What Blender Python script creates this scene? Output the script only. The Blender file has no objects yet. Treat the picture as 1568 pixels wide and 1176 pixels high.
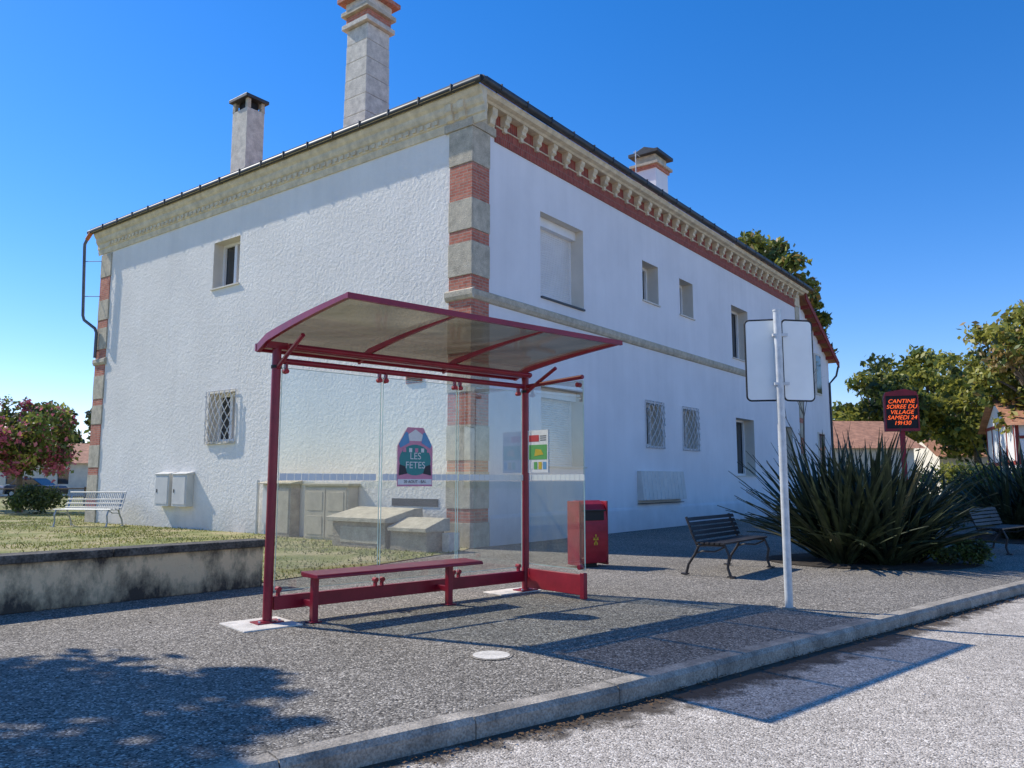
import bpy, math, random, bmesh
import numpy as np
from mathutils import Vector, Matrix
random.seed(7); np.random.seed(7)
scene=bpy.context.scene
R=math.radians
SUN_AZ=114.5   # direction the light travels, clockwise from +Y
SUN_EL=43.0

# ------------------------------------------------------------------ materials
def new_mat(name):
    m=bpy.data.materials.new(name); m.use_nodes=True
    nt=m.node_tree; b=nt.nodes["Principled BSDF"]
    return m,nt,b
def N(nt,t,**k):
    n=nt.nodes.new(t)
    for a,v in k.items(): setattr(n,a,v)
    return n
def noise(nt,scale,detail,rough=0.6,vec=None):
    no=N(nt,"ShaderNodeTexNoise"); no.inputs["Scale"].default_value=scale; no.inputs["Detail"].default_value=detail; no.inputs["Roughness"].default_value=rough
    nt.links.new(vec if vec else N(nt,"ShaderNodeTexCoord").outputs["Object"],no.inputs["Vector"]); return no.outputs["Fac"]
def mrange(nt,src,a,b,c,d):
    mp=N(nt,"ShaderNodeMapRange")
    for i,v in enumerate((a,b,c,d)): mp.inputs[i+1].default_value=v
    nt.links.new(src,mp.inputs[0]); return mp.outputs[0]
def mul(nt,a,b,op='MULTIPLY'):
    mu=N(nt,"ShaderNodeMath",operation=op)
    for i,x in enumerate((a,b)):
        if isinstance(x,(int,float)): mu.inputs[i].default_value=x
        else: nt.links.new(x,mu.inputs[i])
    return mu.outputs[0]
def bump(nt,b,src,dist,inv=False):
    bu=N(nt,"ShaderNodeBump"); bu.invert=inv; bu.inputs["Distance"].default_value=dist; bu.inputs["Strength"].default_value=1.0
    nt.links.new(src,bu.inputs["Height"]); nt.links.new(bu.outputs[0],b.inputs["Normal"])
def mat(name,col,rough=0.7,metal=0.0,var=0.12,scale=3.0,bmp=0.0,bscale=60.0,spec=0.4,fine=0.0,fscale=80,coat=0.0):
    m,nt,b=new_mat(name); L=nt.links
    fac=mrange(nt,noise(nt,scale,3,.62),.3,.7,1-var,1+var)
    if fine>0: fac=mul(nt,fac,mrange(nt,noise(nt,fscale,1),.3,.7,1-fine,1+fine))
    vm=N(nt,"ShaderNodeVectorMath",operation='SCALE'); vm.inputs[0].default_value=col[:3]
    L.new(fac,vm.inputs["Scale"]); L.new(vm.outputs[0],b.inputs["Base Color"])
    b.inputs["Roughness"].default_value=rough; b.inputs["Metallic"].default_value=metal
    b.inputs["Specular IOR Level"].default_value=spec; b.inputs["Coat Weight"].default_value=coat
    if bmp>0: bump(nt,b,noise(nt,bscale,2),bmp)
    return m
def aggregate(name,base,light,dark,scale=75,stain=0.18,bmp=0.006):
    m,nt,b=new_mat(name); L=nt.links
    tc=N(nt,"ShaderNodeTexCoord")
    vo=N(nt,"ShaderNodeTexVoronoi"); vo.inputs["Scale"].default_value=scale
    L.new(tc.outputs["Object"],vo.inputs["Vector"])
    cr=N(nt,"ShaderNodeValToRGB"); e=cr.color_ramp
    e.elements[0].position=0.0; e.elements[0].color=(*dark,1)
    e.elements[1].position=1.0; e.elements[1].color=(*light,1)
    x=e.elements.new(0.35); x.color=(*base,1)
    x=e.elements.new(0.75); x.color=(*[q*1.15 for q in base],1)
    sep=N(nt,"ShaderNodeSeparateColor"); L.new(vo.outputs["Color"],sep.inputs[0]); L.new(sep.outputs[0],cr.inputs[0])
    f=mul(nt,mrange(nt,noise(nt,.5,6,.7),.3,.7,1-stain,1+stain),mrange(nt,noise(nt,11,3,.7),.3,.7,.80,1.2))
    vm=N(nt,"ShaderNodeVectorMath",operation='SCALE'); L.new(cr.outputs[0],vm.inputs[0]); L.new(f,vm.inputs["Scale"])
    L.new(vm.outputs[0],b.inputs["Base Color"]); b.inputs["Roughness"].default_value=0.9; b.inputs["Specular IOR Level"].default_value=0.2
    bump(nt,b,vo.outputs["Distance"],bmp,True)
    return m
def brick(name,c1,c2,mortar,bw=0.22,rh=0.065,ms=0.008):
    m,nt,b=new_mat(name); L=nt.links
    uv=N(nt,"ShaderNodeUVMap")
    br=N(nt,"ShaderNodeTexBrick"); br.inputs["Scale"].default_value=1.0
    br.inputs["Brick Width"].default_value=bw; br.inputs["Row Height"].default_value=rh; br.inputs["Mortar Size"].default_value=ms
    br.inputs["Color1"].default_value=(*c1,1); br.inputs["Color2"].default_value=(*c2,1); br.inputs["Mortar"].default_value=(*mortar,1)
    L.new(uv.outputs[0],br.inputs["Vector"])
    vm=N(nt,"ShaderNodeVectorMath",operation='SCALE'); L.new(br.outputs["Color"],vm.inputs[0]); L.new(mrange(nt,noise(nt,9,3),.3,.7,.78,1.2),vm.inputs["Scale"])
    L.new(vm.outputs[0],b.inputs["Base Color"]); b.inputs["Roughness"].default_value=0.85
    bump(nt,b,br.outputs["Fac"],.006,True)
    return m
def stucco(name,col,amt,scale):
    m,nt,b=new_mat(name); L=nt.links
    tc=N(nt,"ShaderNodeTexCoord")
    bump(nt,b,noise(nt,scale,4,.65),amt)
    f1=mrange(nt,noise(nt,.5,4),.3,.7,.93,1.05)
    mpv=N(nt,"ShaderNodeMapping"); mpv.inputs["Scale"].default_value=(3,3,.25); L.new(tc.outputs["Object"],mpv.inputs[0])
    f3=mrange(nt,noise(nt,1,3,.6,mpv.outputs[0]),.3,.7,.965,1.02)
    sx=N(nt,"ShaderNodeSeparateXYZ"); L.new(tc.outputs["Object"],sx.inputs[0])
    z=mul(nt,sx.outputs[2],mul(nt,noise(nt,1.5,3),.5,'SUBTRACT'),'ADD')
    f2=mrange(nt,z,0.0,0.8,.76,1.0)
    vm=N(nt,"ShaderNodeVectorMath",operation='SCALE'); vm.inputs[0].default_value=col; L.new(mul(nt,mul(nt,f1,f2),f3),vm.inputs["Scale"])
    L.new(vm.outputs[0],b.inputs["Base Color"]); b.inputs["Roughness"].default_value=0.9; b.inputs["Specular IOR Level"].default_value=0.2
    return m
def leafmat(name,c1,c2,trans=0.35,nscale=0.9):
    m,nt,b=new_mat(name); L=nt.links
    cr=N(nt,"ShaderNodeValToRGB"); cr.color_ramp.elements[0].position=0.35; cr.color_ramp.elements[1].position=0.65
    cr.color_ramp.elements[0].color=(*c1,1); cr.color_ramp.elements[1].color=(*c2,1)
    L.new(noise(nt,nscale,1),cr.inputs[0]); L.new(cr.outputs[0],b.inputs["Base Color"]); b.inputs["Roughness"].default_value=0.5
    tr=N(nt,"ShaderNodeBsdfTranslucent"); L.new(cr.outputs[0],tr.inputs[0])
    mx=N(nt,"ShaderNodeMixShader"); mx.inputs[0].default_value=trans
    L.new(b.outputs[0],mx.inputs[1]); L.new(tr.outputs[0],mx.inputs[2]); L.new(mx.outputs[0],nt.nodes["Material Output"].inputs[0])
    return m
def schlick(nt,f0=.04,k=.9):
    g=N(nt,"ShaderNodeNewGeometry"); dt=N(nt,"ShaderNodeVectorMath",operation='DOT_PRODUCT')
    nt.links.new(g.outputs["Normal"],dt.inputs[0]); nt.links.new(g.outputs["Incoming"],dt.inputs[1])
    a=mul(nt,dt.outputs["Value"],0,'ABSOLUTE'); o=mul(nt,1.0,a,'SUBTRACT'); p=mul(nt,o,5.0,'POWER')
    return mul(nt,mul(nt,p,k),f0,'ADD')
def glassmat(name,tint,haze=0.0):
    m=bpy.data.materials.new(name); m.use_nodes=True; nt=m.node_tree; nt.nodes.clear(); L=nt.links
    o=N(nt,"ShaderNodeOutputMaterial"); t=N(nt,"ShaderNodeBsdfTransparent"); t.inputs[0].default_value=(*tint,1)
    g=N(nt,"ShaderNodeBsdfGlossy"); g.inputs["Roughness"].default_value=0.01; g.inputs[0].default_value=(0.95,0.95,0.95,1)
    d=N(nt,"ShaderNodeBsdfDiffuse"); d.inputs[0].default_value=(0.62,0.58,0.44,1)
    tc=N(nt,"ShaderNodeTexCoord"); mpv=N(nt,"ShaderNodeMapping"); mpv.inputs["Scale"].default_value=(1,1,.35); L.new(tc.outputs["Object"],mpv.inputs[0])
    h=mul(nt,mrange(nt,noise(nt,2.6,4,.6,mpv.outputs[0]),.3,.72,.25,1.75),haze)
    m0=N(nt,"ShaderNodeMixShader"); L.new(h,m0.inputs[0]); L.new(t.outputs[0],m0.inputs[1]); L.new(d.outputs[0],m0.inputs[2])
    mx=N(nt,"ShaderNodeMixShader"); L.new(schlick(nt,.11),mx.inputs[0]); L.new(m0.outputs[0],mx.inputs[1]); L.new(g.outputs[0],mx.inputs[2]); L.new(mx.outputs[0],o.inputs[0])
    return m
M={}
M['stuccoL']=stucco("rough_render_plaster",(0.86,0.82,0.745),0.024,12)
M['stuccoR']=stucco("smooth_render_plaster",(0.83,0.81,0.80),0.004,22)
M['stone']=mat("dressed_stone",(0.52,0.455,0.34),0.85,var=0.22,scale=5,bmp=0.012,bscale=35,fine=0.16,fscale=60)
M['stonelt']=mat("pale_chimney_stone",(0.62,0.575,0.49),0.85,var=0.22,scale=5,bmp=0.012,bscale=30,fine=0.14,fscale=60)
M['trough']=mat("old_trough_stone",(0.40,0.34,0.25),0.9,var=0.3,scale=4,bmp=0.014,bscale=30,fine=0.16,fscale=50)
M['cream']=mat("cream_stone_cornice",(0.70,0.60,0.42),0.85,var=0.2,scale=4,bmp=0.01,bscale=30,fine=0.08)
M['brick']=brick("quoin_brick",(0.48,0.13,0.08),(0.58,0.21,0.13),(0.45,0.31,0.24))
M['brickd']=brick("frieze_brick",(0.28,0.05,0.035),(0.38,0.085,0.055),(0.30,0.16,0.12),bw=0.07,rh=0.24)
M['zinc']=mat("dark_zinc_gutter",(0.06,0.065,0.07),0.5,metal=0.3,var=0.25)
M['zincl']=mat("grey_zinc_downpipe",(0.14,0.145,0.15),0.5,metal=0.3,var=0.25)
M['tile']=mat("clay_roof_tiles",(0.46,0.23,0.14),0.85,var=0.3,scale=3,bmp=0.03,bscale=8)
M['reveal']=mat("window_reveal_paint",(0.72,0.66,0.56),0.8,var=0.05)
M['white']=mat("white_pvc",(0.84,0.83,0.81),0.45,var=0.04)
M['winglass']=mat("window_glass_dark",(0.03,0.035,0.04),0.06,var=0.2,spec=0.8)
M['wire']=mat("white_painted_iron",(0.6,0.59,0.57),0.5,var=0.1)
M['meter']=mat("meter_box_plastic",(0.64,0.62,0.57),0.5,var=0.08)
M['beige']=mat("beige_cabinet",(0.55,0.47,0.34),0.7,var=0.15,scale=4,fine=.05)
M['red']=mat("crimson_paint",(0.25,0.009,0.026),0.38,var=0.18,scale=6,coat=0.12,fine=.06)
M['redmatte']=mat("red_panel_paint",(0.36,0.016,0.03),0.45,var=0.2,scale=5,fine=.05)
M['black']=mat("black_rubber",(0.015,0.015,0.015),0.6)
M['conc']=mat("kerb_concrete",(0.34,0.30,0.245),0.9,var=0.38,scale=4,bmp=0.010,bscale=45,fine=0.3,fscale=70)
M['pad']=mat("pale_concrete_pad",(0.66,0.61,0.53),0.9,var=0.2,scale=8,bmp=0.004,fine=0.14)
M['side']=aggregate("exposed_aggregate_pavement",(0.20,0.178,0.148),(0.60,0.545,0.46),(0.03,0.027,0.025),scale=80,stain=.2)
M['road']=aggregate("bleached_chip_road",(0.46,0.405,0.34),(0.82,0.75,0.65),(0.14,0.12,0.10),scale=95,stain=0.14,bmp=.005)
M['steel']=mat("galvanised_steel",(0.60,0.61,0.60),0.5,metal=0.25,var=0.15,scale=12)
M['signback']=mat("sign_back_aluminium",(0.86,0.88,0.84),0.45,metal=0.0,var=0.06,scale=2)
M['iron']=mat("dark_bench_metal",(0.05,0.043,0.04),0.45,metal=0.3,var=0.3)
M['silver']=mat("silver_mesh_metal",(0.40,0.42,0.42),0.45,metal=0.2,var=0.1)
M['bark']=mat("tree_bark",(0.15,0.12,0.09),0.95,var=0.35,scale=8,bmp=0.02,bscale=20)
M['leafA']=leafmat("leaf_green",(0.08,0.12,0.025),(0.17,0.22,0.045))
M['leafB']=leafmat("leaf_yellow_green",(0.25,0.26,0.045),(0.42,0.40,0.08),trans=.45)
M['leafD']=leafmat("leaf_dark",(0.038,0.06,0.02),(0.085,0.115,0.035))
M['leafR']=leafmat("leaf_autumn",(0.28,0.18,0.05),(0.36,0.26,0.09))
M['pink']=leafmat("pink_blossom",(0.46,0.10,0.16),(0.55,0.20,0.24))
M['strap']=leafmat("strap_leaf",(0.016,0.026,0.012),(0.05,0.066,0.028),trans=0.10,nscale=6)
M['strapy']=leafmat("dry_strap_leaf",(0.16,0.14,0.06),(0.28,0.24,0.12),trans=0.2,nscale=5)
M['grassb']=leafmat("grass_blade",(0.14,0.16,0.03),(0.30,0.30,0.07),trans=0.35,nscale=0.5)
M['glass']=glassmat("shelter_safety_glass",(0.86,0.885,0.83),haze=0.10)
M['carglass']=mat("car_glass",(0.02,0.025,0.03),0.08,spec=0.8)
M['housew']=mat("village_house_wall",(0.72,0.66,0.56),0.85,var=0.1)
M['wood']=mat("red_timber",(0.27,0.04,0.03),0.7)
def grassmat():
    m,nt,b=new_mat("dry_lawn_soil"); L=nt.links
    cr=N(nt,"ShaderNodeValToRGB"); e=cr.color_ramp
    e.elements[0].position=0.34; e.elements[0].color=(0.14,0.17,0.035,1); e.elements[1].position=0.62; e.elements[1].color=(0.48,0.39,0.21,1)
    x=e.elements.new(0.48); x.color=(0.25,0.25,0.075,1)
    L.new(noise(nt,.6,6,.75),cr.inputs[0]); L.new(cr.outputs[0],b.inputs["Base Color"]); b.inputs["Roughness"].default_value=0.95
    bump(nt,b,noise(nt,30,2),.04); return m
M['lawn']=grassmat()
def wallmat():
    m,nt,b=new_mat("weathered_wall_render"); L=nt.links; tc=N(nt,"ShaderNodeTexCoord")
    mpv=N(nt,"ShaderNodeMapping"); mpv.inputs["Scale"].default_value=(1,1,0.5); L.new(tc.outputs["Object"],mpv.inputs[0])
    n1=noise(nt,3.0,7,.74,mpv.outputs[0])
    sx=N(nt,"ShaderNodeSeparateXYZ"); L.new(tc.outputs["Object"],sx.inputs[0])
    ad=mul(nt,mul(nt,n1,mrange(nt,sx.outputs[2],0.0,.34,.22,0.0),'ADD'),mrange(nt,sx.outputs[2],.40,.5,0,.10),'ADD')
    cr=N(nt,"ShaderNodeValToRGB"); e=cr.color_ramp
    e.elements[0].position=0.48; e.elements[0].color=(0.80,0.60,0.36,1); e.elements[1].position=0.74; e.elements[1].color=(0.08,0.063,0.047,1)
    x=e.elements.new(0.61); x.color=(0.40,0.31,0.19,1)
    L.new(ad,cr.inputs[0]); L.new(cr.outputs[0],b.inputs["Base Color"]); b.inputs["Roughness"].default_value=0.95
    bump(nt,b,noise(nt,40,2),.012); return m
M['oldwall']=wallmat()
M['wallcap']=mat("lichen_coping",(0.10,0.09,0.075),0.95,var=0.55,scale=5,bmp=0.012,bscale=30,fine=0.35,fscale=40)
def sheetmat():
    m=bpy.data.materials.new("smoked_polycarbonate"); m.use_nodes=True; nt=m.node_tree; nt.nodes.clear(); L=nt.links
    o=N(nt,"ShaderNodeOutputMaterial")
    cr=N(nt,"ShaderNodeValToRGB"); cr.color_ramp.elements[0].color=(0.06,0.05,0.036,1); cr.color_ramp.elements[1].color=(0.20,0.17,0.125,1)
    cr.color_ramp.elements[0].position=0.35; cr.color_ramp.elements[1].position=0.68
    tc=N(nt,"ShaderNodeTexCoord"); mpv=N(nt,"ShaderNodeMapping"); mpv.inputs["Rotation"].default_value=(0,0,R(-41)); mpv.inputs["Scale"].default_value=(.7,3.5,1); L.new(tc.outputs["Object"],mpv.inputs[0])
    L.new(noise(nt,1.3,4,.6,mpv.outputs[0]),cr.inputs[0])
    t=N(nt,"ShaderNodeBsdfTranslucent"); L.new(cr.outputs[0],t.inputs[0])
    d=N(nt,"ShaderNodeBsdfDiffuse"); L.new(cr.outputs[0],d.inputs[0])
    tp=N(nt,"ShaderNodeBsdfTransparent"); tp.inputs[0].default_value=(0.50,0.43,0.31,1)
    g=N(nt,"ShaderNodeBsdfGlossy"); g.inputs["Roughness"].default_value=0.10; g.inputs[0].default_value=(.8,.75,.65,1)
    a=N(nt,"ShaderNodeMixShader"); a.inputs[0].default_value=0.55; L.new(t.outputs[0],a.inputs[1]); L.new(d.outputs[0],a.inputs[2])
    b=N(nt,"ShaderNodeMixShader"); b.inputs[0].default_value=0.45; L.new(a.outputs[0],b.inputs[1]); L.new(tp.outputs[0],b.inputs[2])
    c=N(nt,"ShaderNodeMixShader"); L.new(schlick(nt,.05,.6),c.inputs[0]); L.new(b.outputs[0],c.inputs[1]); L.new(g.outputs[0],c.inputs[2]); L.new(c.outputs[0],o.inputs[0])
    return m
M['sheet']=sheetmat()
def emis(name,col,st):
    m,nt,b=new_mat(name); b.inputs["Base Color"].default_value=(*col,1); b.inputs["Emission Color"].default_value=(*col,1); b.inputs["Emission Strength"].default_value=st
    return m
M['led']=emis("orange_led",(1.0,0.13,0.02),1.1)
def flat(name,col,rough=0.5): return mat(name,col,rough,var=0.06,scale=20)
M['p_pink']=flat("poster_pink",(0.66,0.26,0.37)); M['p_teal']=flat("poster_teal",(0.04,0.26,0.25)); M['p_white']=flat("poster_white",(0.78,0.77,0.75))
M['p_green']=flat("poster_green",(0.12,0.38,0.10)); M['p_red']=flat("poster_red",(0.55,0.05,0.05)); M['p_blue']=flat("poster_blue",(0.12,0.32,0.55)); M['p_dark']=flat("poster_dark",(0.03,0.03,0.04))
M['yellow']=flat("yellow_emblem",(0.6,0.42,0.03)); M['carw']=flat("car_paint_grey",(0.45,0.46,0.48),0.25); M['cark']=flat("car_paint_dark",(0.03,0.04,0.06),0.25)
M['orange']=flat("orange_plastic",(0.55,0.16,0.04)); M['leafdry']=flat("dry_leaf",(0.13,0.075,0.035),0.9)
M['band']=mat("etched_white_band",(0.78,0.80,0.76),0.6,var=.02)
M['edge']=mat("glass_edge_green",(0.45,0.60,0.52),0.3)
M['soil']=mat("bark_mulch",(0.05,0.04,0.03),0.95,var=.4,scale=10,bmp=.02,bscale=25)
def dirtmat():
    m,nt,b=new_mat("gutter_dirt"); L=nt.links; b.inputs["Roughness"].default_value=.95
    b.inputs["Base Color"].default_value=(.075,.055,.038,1)
    uv=N(nt,"ShaderNodeUVMap"); sx=N(nt,"ShaderNodeSeparateXYZ"); L.new(uv.outputs[0],sx.inputs[0])
    f=mul(nt,mul(nt,noise(nt,6,6,.7),sx.outputs[1],'SUBTRACT'),sx.outputs[0],'ADD')
    f=mrange(nt,f,.22,.48,0,.85); t=N(nt,"ShaderNodeBsdfTransparent"); mx=N(nt,"ShaderNodeMixShader"); L.new(f,mx.inputs[0]); L.new(t.outputs[0],mx.inputs[1]); L.new(b.outputs[0],mx.inputs[2]); L.new(mx.outputs[0],nt.nodes["Material Output"].inputs[0]); return m
M['dirt']=dirtmat()

# ------------------------------------------------------------------ mesh builder
class Frame:
    def __init__(s,o,az,flip=False):
        a=R(az); s.o=Vector((o[0],o[1],0)); s.u=Vector((math.sin(a),math.cos(a),0))
        n=Vector((s.u.y,-s.u.x,0)); s.n=-n if flip else n
    def p(s,a,d,z):
        v=s.o+s.u*a+s.n*d; return (v.x,v.y,z)
class MB:
    def __init__(s): s.v=[];s.f=[];s.uv=[];s.mi=[];s.mats=[]
    def m(s,k):
        if k not in s.mats: s.mats.append(k)
        return s.mats.index(k)
    def face(s,pts,k,uv=None):
        i=len(s.v); s.v+= [tuple(p) for p in pts]; s.f.append(tuple(range(i,i+len(pts))))
        s.uv.append(uv if uv else [(p[0],p[1]) for p in pts]); s.mi.append(s.m(k))
    def box(s,fr,a0,a1,d0,d1,z0,z1,k):
        c=fr.p
        s.face([c(a0,d1,z0),c(a1,d1,z0),c(a1,d1,z1),c(a0,d1,z1)],k,[(a0,z0),(a1,z0),(a1,z1),(a0,z1)])
        s.face([c(a0,d0,z0),c(a0,d0,z1),c(a1,d0,z1),c(a1,d0,z0)],k,[(a0,z0),(a0,z1),(a1,z1),(a1,z0)])
        s.face([c(a0,d0,z0),c(a0,d1,z0),c(a0,d1,z1),c(a0,d0,z1)],k,[(d0,z0),(d1,z0),(d1,z1),(d0,z1)])
        s.face([c(a1,d0,z0),c(a1,d0,z1),c(a1,d1,z1),c(a1,d1,z0)],k,[(d0,z0),(d0,z1),(d1,z1),(d1,z0)])
        s.face([c(a0,d0,z1),c(a0,d1,z1),c(a1,d1,z1),c(a1,d0,z1)],k,[(a0,d0),(a0,d1),(a1,d1),(a1,d0)])
        s.face([c(a0,d0,z0),c(a1,d0,z0),c(a1,d1,z0),c(a0,d1,z0)],k,[(a0,d0),(a1,d0),(a1,d1),(a0,d1)])
    def prism(s,fr,prof,a0,a1,k,axis='a'):
        q=(lambda t,x,z:fr.p(t,x,z)) if axis=='a' else (lambda t,x,z:fr.p(x,t,z))
        n=len(prof)
        for i in range(n):
            x0,z0=prof[i];x1,z1=prof[(i+1)%n]
            s.face([q(a0,x0,z0),q(a1,x0,z0),q(a1,x1,z1),q(a0,x1,z1)],k,[(a0,z0),(a1,z0),(a1,z1),(a0,z1)])
        s.face([q(a0,*p) for p in prof],k,list(prof)); s.face([q(a1,*p) for p in reversed(prof)],k,list(reversed(prof)))
    def tube(s,path,r,k,n=10,cap=True):
        path=[Vector(p) for p in path]; rs=r if isinstance(r,(list,tuple)) else [r]*len(path)
        rings=[];prev=None
        for i,p in enumerate(path):
            t=(path[min(i+1,len(path)-1)]-path[max(i-1,0)]).normalized()
            x=t.orthogonal().normalized() if prev is None else (prev-t*prev.dot(t)).normalized()
            prev=x; y=t.cross(x)
            rings.append([p+ (x*math.cos(2*math.pi*j/n)+y*math.sin(2*math.pi*j/n))*rs[i] for j in range(n)])
        b=len(s.v)
        for rg in rings: s.v+=[tuple(q) for q in rg]
        mi=s.m(k)
        for i in range(len(rings)-1):
            for j in range(n):
                s.f.append((b+i*n+j,b+i*n+(j+1)%n,b+(i+1)*n+(j+1)%n,b+(i+1)*n+j)); s.uv.append([(0,0)]*4); s.mi.append(mi)
        if cap:
            s.f.append(tuple(b+j for j in reversed(range(n)))); s.uv.append([(0,0)]*n); s.mi.append(mi)
            e=b+(len(rings)-1)*n
            s.f.append(tuple(e+j for j in range(n))); s.uv.append([(0,0)]*n); s.mi.append(mi)
    def done(s,name,parent=None,smooth=False,bevel=0,recalc=True):
        me=bpy.data.meshes.new(name); me.from_pydata(s.v,[],s.f)
        for k in s.mats: me.materials.append(M[k])
        me.polygons.foreach_set("material_index",s.mi)
        ul=me.uv_layers.new(name="UVMap"); ul.data.foreach_set("uv",[c for f in s.uv for p in f for c in p])
        if recalc:
            bm=bmesh.new(); bm.from_mesh(me); bmesh.ops.remove_doubles(bm,verts=bm.verts,dist=0.0004); bmesh.ops.recalc_face_normals(bm,faces=bm.faces); bm.to_mesh(me); bm.free()
        if smooth:
            me.shade_smooth(); me.set_sharp_from_angle(angle=R(40))
        ob=bpy.data.objects.new(name,me); scene.collection.objects.link(ob)
        if bevel>0:
            bv=ob.modifiers.new("bevel",'BEVEL'); bv.width=bevel; bv.segments=2; bv.limit_method='ANGLE'; bv.angle_limit=R(40)
        if parent: ob.parent=parent
        return ob
def empty(name):
    e=bpy.data.objects.new(name,None); e.empty_display_size=0.3; scene.collection.objects.link(e); return e
def text(body,size,mt,origin,u,up,parent,name,ext=0.0,shear=0):
    cu=bpy.data.curves.new(name,'FONT'); cu.body=body; cu.size=size; cu.align_x='CENTER'; cu.align_y='CENTER'; cu.extrude=ext; cu.materials.append(M[mt]); cu.space_line=0.95; cu.shear=shear
    ob=bpy.data.objects.new(name,cu); scene.collection.objects.link(ob)
    u=Vector(u).normalized(); v=Vector(up).normalized(); n=u.cross(v)
    mm=Matrix((u,v,n)).transposed().to_4x4(); mm.translation=Vector(origin); ob.matrix_world=mm
    if parent: ob.parent=parent
    return ob

# ------------------------------------------------------------------ frames
C=(-0.84,15.83)
FL=Frame(C,-53,True); FR=Frame(C,37)
def wall(mb,fr,a0,a1,z0,z1,holes,k,depth,kr,back='winglass'):
    xs=sorted({a0,a1,*[h[0] for h in holes],*[h[1] for h in holes]}); zs=sorted({z0,z1,*[h[2] for h in holes],*[h[3] for h in holes]})
    for i in range(len(xs)-1):
        for j in range(len(zs)-1):
            x=(xs[i]+xs[i+1])/2;z=(zs[j]+zs[j+1])/2
            if any(h[0]<x<h[1] and h[2]<z<h[3] for h in holes): continue
            A,B,c,d=xs[i],xs[i+1],zs[j],zs[j+1]
            mb.face([fr.p(A,0,c),fr.p(B,0,c),fr.p(B,0,d),fr.p(A,0,d)],k,[(A,c),(B,c),(B,d),(A,d)])
    for h in holes:
        A,B,c,d=h[:4]; D=-depth
        mb.face([fr.p(A,0,c),fr.p(A,D,c),fr.p(A,D,d),fr.p(A,0,d)],kr)
        mb.face([fr.p(B,0,c),fr.p(B,0,d),fr.p(B,D,d),fr.p(B,D,c)],kr)
        mb.face([fr.p(A,0,d),fr.p(A,D,d),fr.p(B,D,d),fr.p(B,0,d)],kr)
        mb.face([fr.p(A,0,c),fr.p(B,0,c),fr.p(B,D,c),fr.p(A,D,c)],kr)
        mb.face([fr.p(A,D,c),fr.p(B,D,c),fr.p(B,D,d),fr.p(A,D,d)],back)

# ================================================================== BUILDING
house=empty("rendered_village_house")
LW,LR,HT=16.08,22.1,9.0
holesL=[(8.25,9.5,6.67,8.0),(8.15,9.4,2.38,3.7)]
holesR=[(2.5,4.4,5.6,7.64),(7.6,8.6,6.46,7.62),(10.06,11.06,6.46,7.6),(14.3,15.9,5.64,7.53),(19.3,20.6,5.64,7.53),
        (2.5,4.35,1.67,3.5),(7.64,8.66,2.31,3.52),(10.06,11.1,2.31,3.52),(14.4,16.15,1.5,3.52),(19.3,20.6,1.6,3.5)]
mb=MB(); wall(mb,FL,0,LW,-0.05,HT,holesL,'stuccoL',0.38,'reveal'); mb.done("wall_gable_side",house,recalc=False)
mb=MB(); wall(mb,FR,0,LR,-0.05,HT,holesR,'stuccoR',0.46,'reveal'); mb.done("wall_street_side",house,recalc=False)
cL=FL.p(LW,0,0);cR=FR.p(LR,0,0);c4=(cL[0]+cR[0]-C[0],cL[1]+cR[1]-C[1],0)
mb=MB()
for a,b in ((cL,c4),(c4,cR)):
    mb.face([(a[0],a[1],-0.05),(b[0],b[1],-0.05),(b[0],b[1],HT),(a[0],a[1],HT)],'stuccoR')
mb.done("walls_rear",house,recalc=False)
mb=MB()
def hp(a,b,z):
    v=Vector((C[0],C[1],0))+FL.u*a+FR.u*b; return (v.x,v.y,z)
ov=0.34; ze=9.57; zr=11.3
e=[hp(-ov,-ov,ze),hp(LW+ov,-ov,ze),hp(LW+ov,LR+ov,ze),hp(-ov,LR+ov,ze)]
r0=hp(LW/2,LW/2,zr); r1=hp(LW/2,LR-LW/2,zr)
mb.face([e[0],e[1],r0],'tile');mb.face([e[1],e[2],r1,r0],'tile');mb.face([e[2],e[3],r1],'tile');mb.face([e[3],e[0],r0,r1],'tile')
mb.face([hp(-ov,-ov,ze-.02),hp(LW+ov,-ov,ze-.02),hp(LW+ov,LR+ov,ze-.02),hp(-ov,LR+ov,ze-.02)],'cream')
mb.done("hip_roof",house,recalc=False)
zq=[(0,.5,0),(.5,.77,1),(.77,1.52,0),(1.52,1.74,1),(1.74,2.46,0),(2.46,3.13,1),(3.13,3.75,0),(3.75,3.95,1),(3.95,4.72,0),(4.72,5.08,1),(5.28,5.58,1),(5.58,6.3,0),(6.3,6.56,1),(6.56,7.24,0),(7.24,8.01,1),(8.01,8.8,0)]
ms=MB();mk=MB()
for z0,z1,b in zq:
    t=mk if b else ms; k='brick' if b else 'stone'; g=0 if b else .006; pr=.026 if b else .04
    t.box(FL,-pr+.003,.60+(0 if b else .02),0.0,pr,z0+g,z1-g,k)
    t.box(FR,0.0,.55+(0 if b else .015),0.0,pr,z0+g,z1-g,k)
    t.box(FL,LW-.62-(0 if b else .03),LW+.02,0.0,pr,z0+g,z1-g,k)
    t.box(FR,LR-.5,LR+.02,0.0,pr,z0+g,z1-g,k)
ms.done("stone_quoins",house,bevel=.008); mk.done("brick_quoins",house)
mb=MB()
for fr,a0,a1 in ((FL,-.085,.68),(FL,LW-.7,LW+.09),(FR,0,LR+.05)):
    mb.prism(fr,[(0,5.06),(.05,5.08),(.085,5.15),(.085,5.26),(0,5.31)],a0,a1,'stone')
mb.prism(FR,[(0,.62),(.015,.62),(.03,.55),(.03,0.0),(0,0)],.6,LR,'stuccoR')
mb.done("string_course",house,bevel=.004)
mb=MB()
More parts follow.
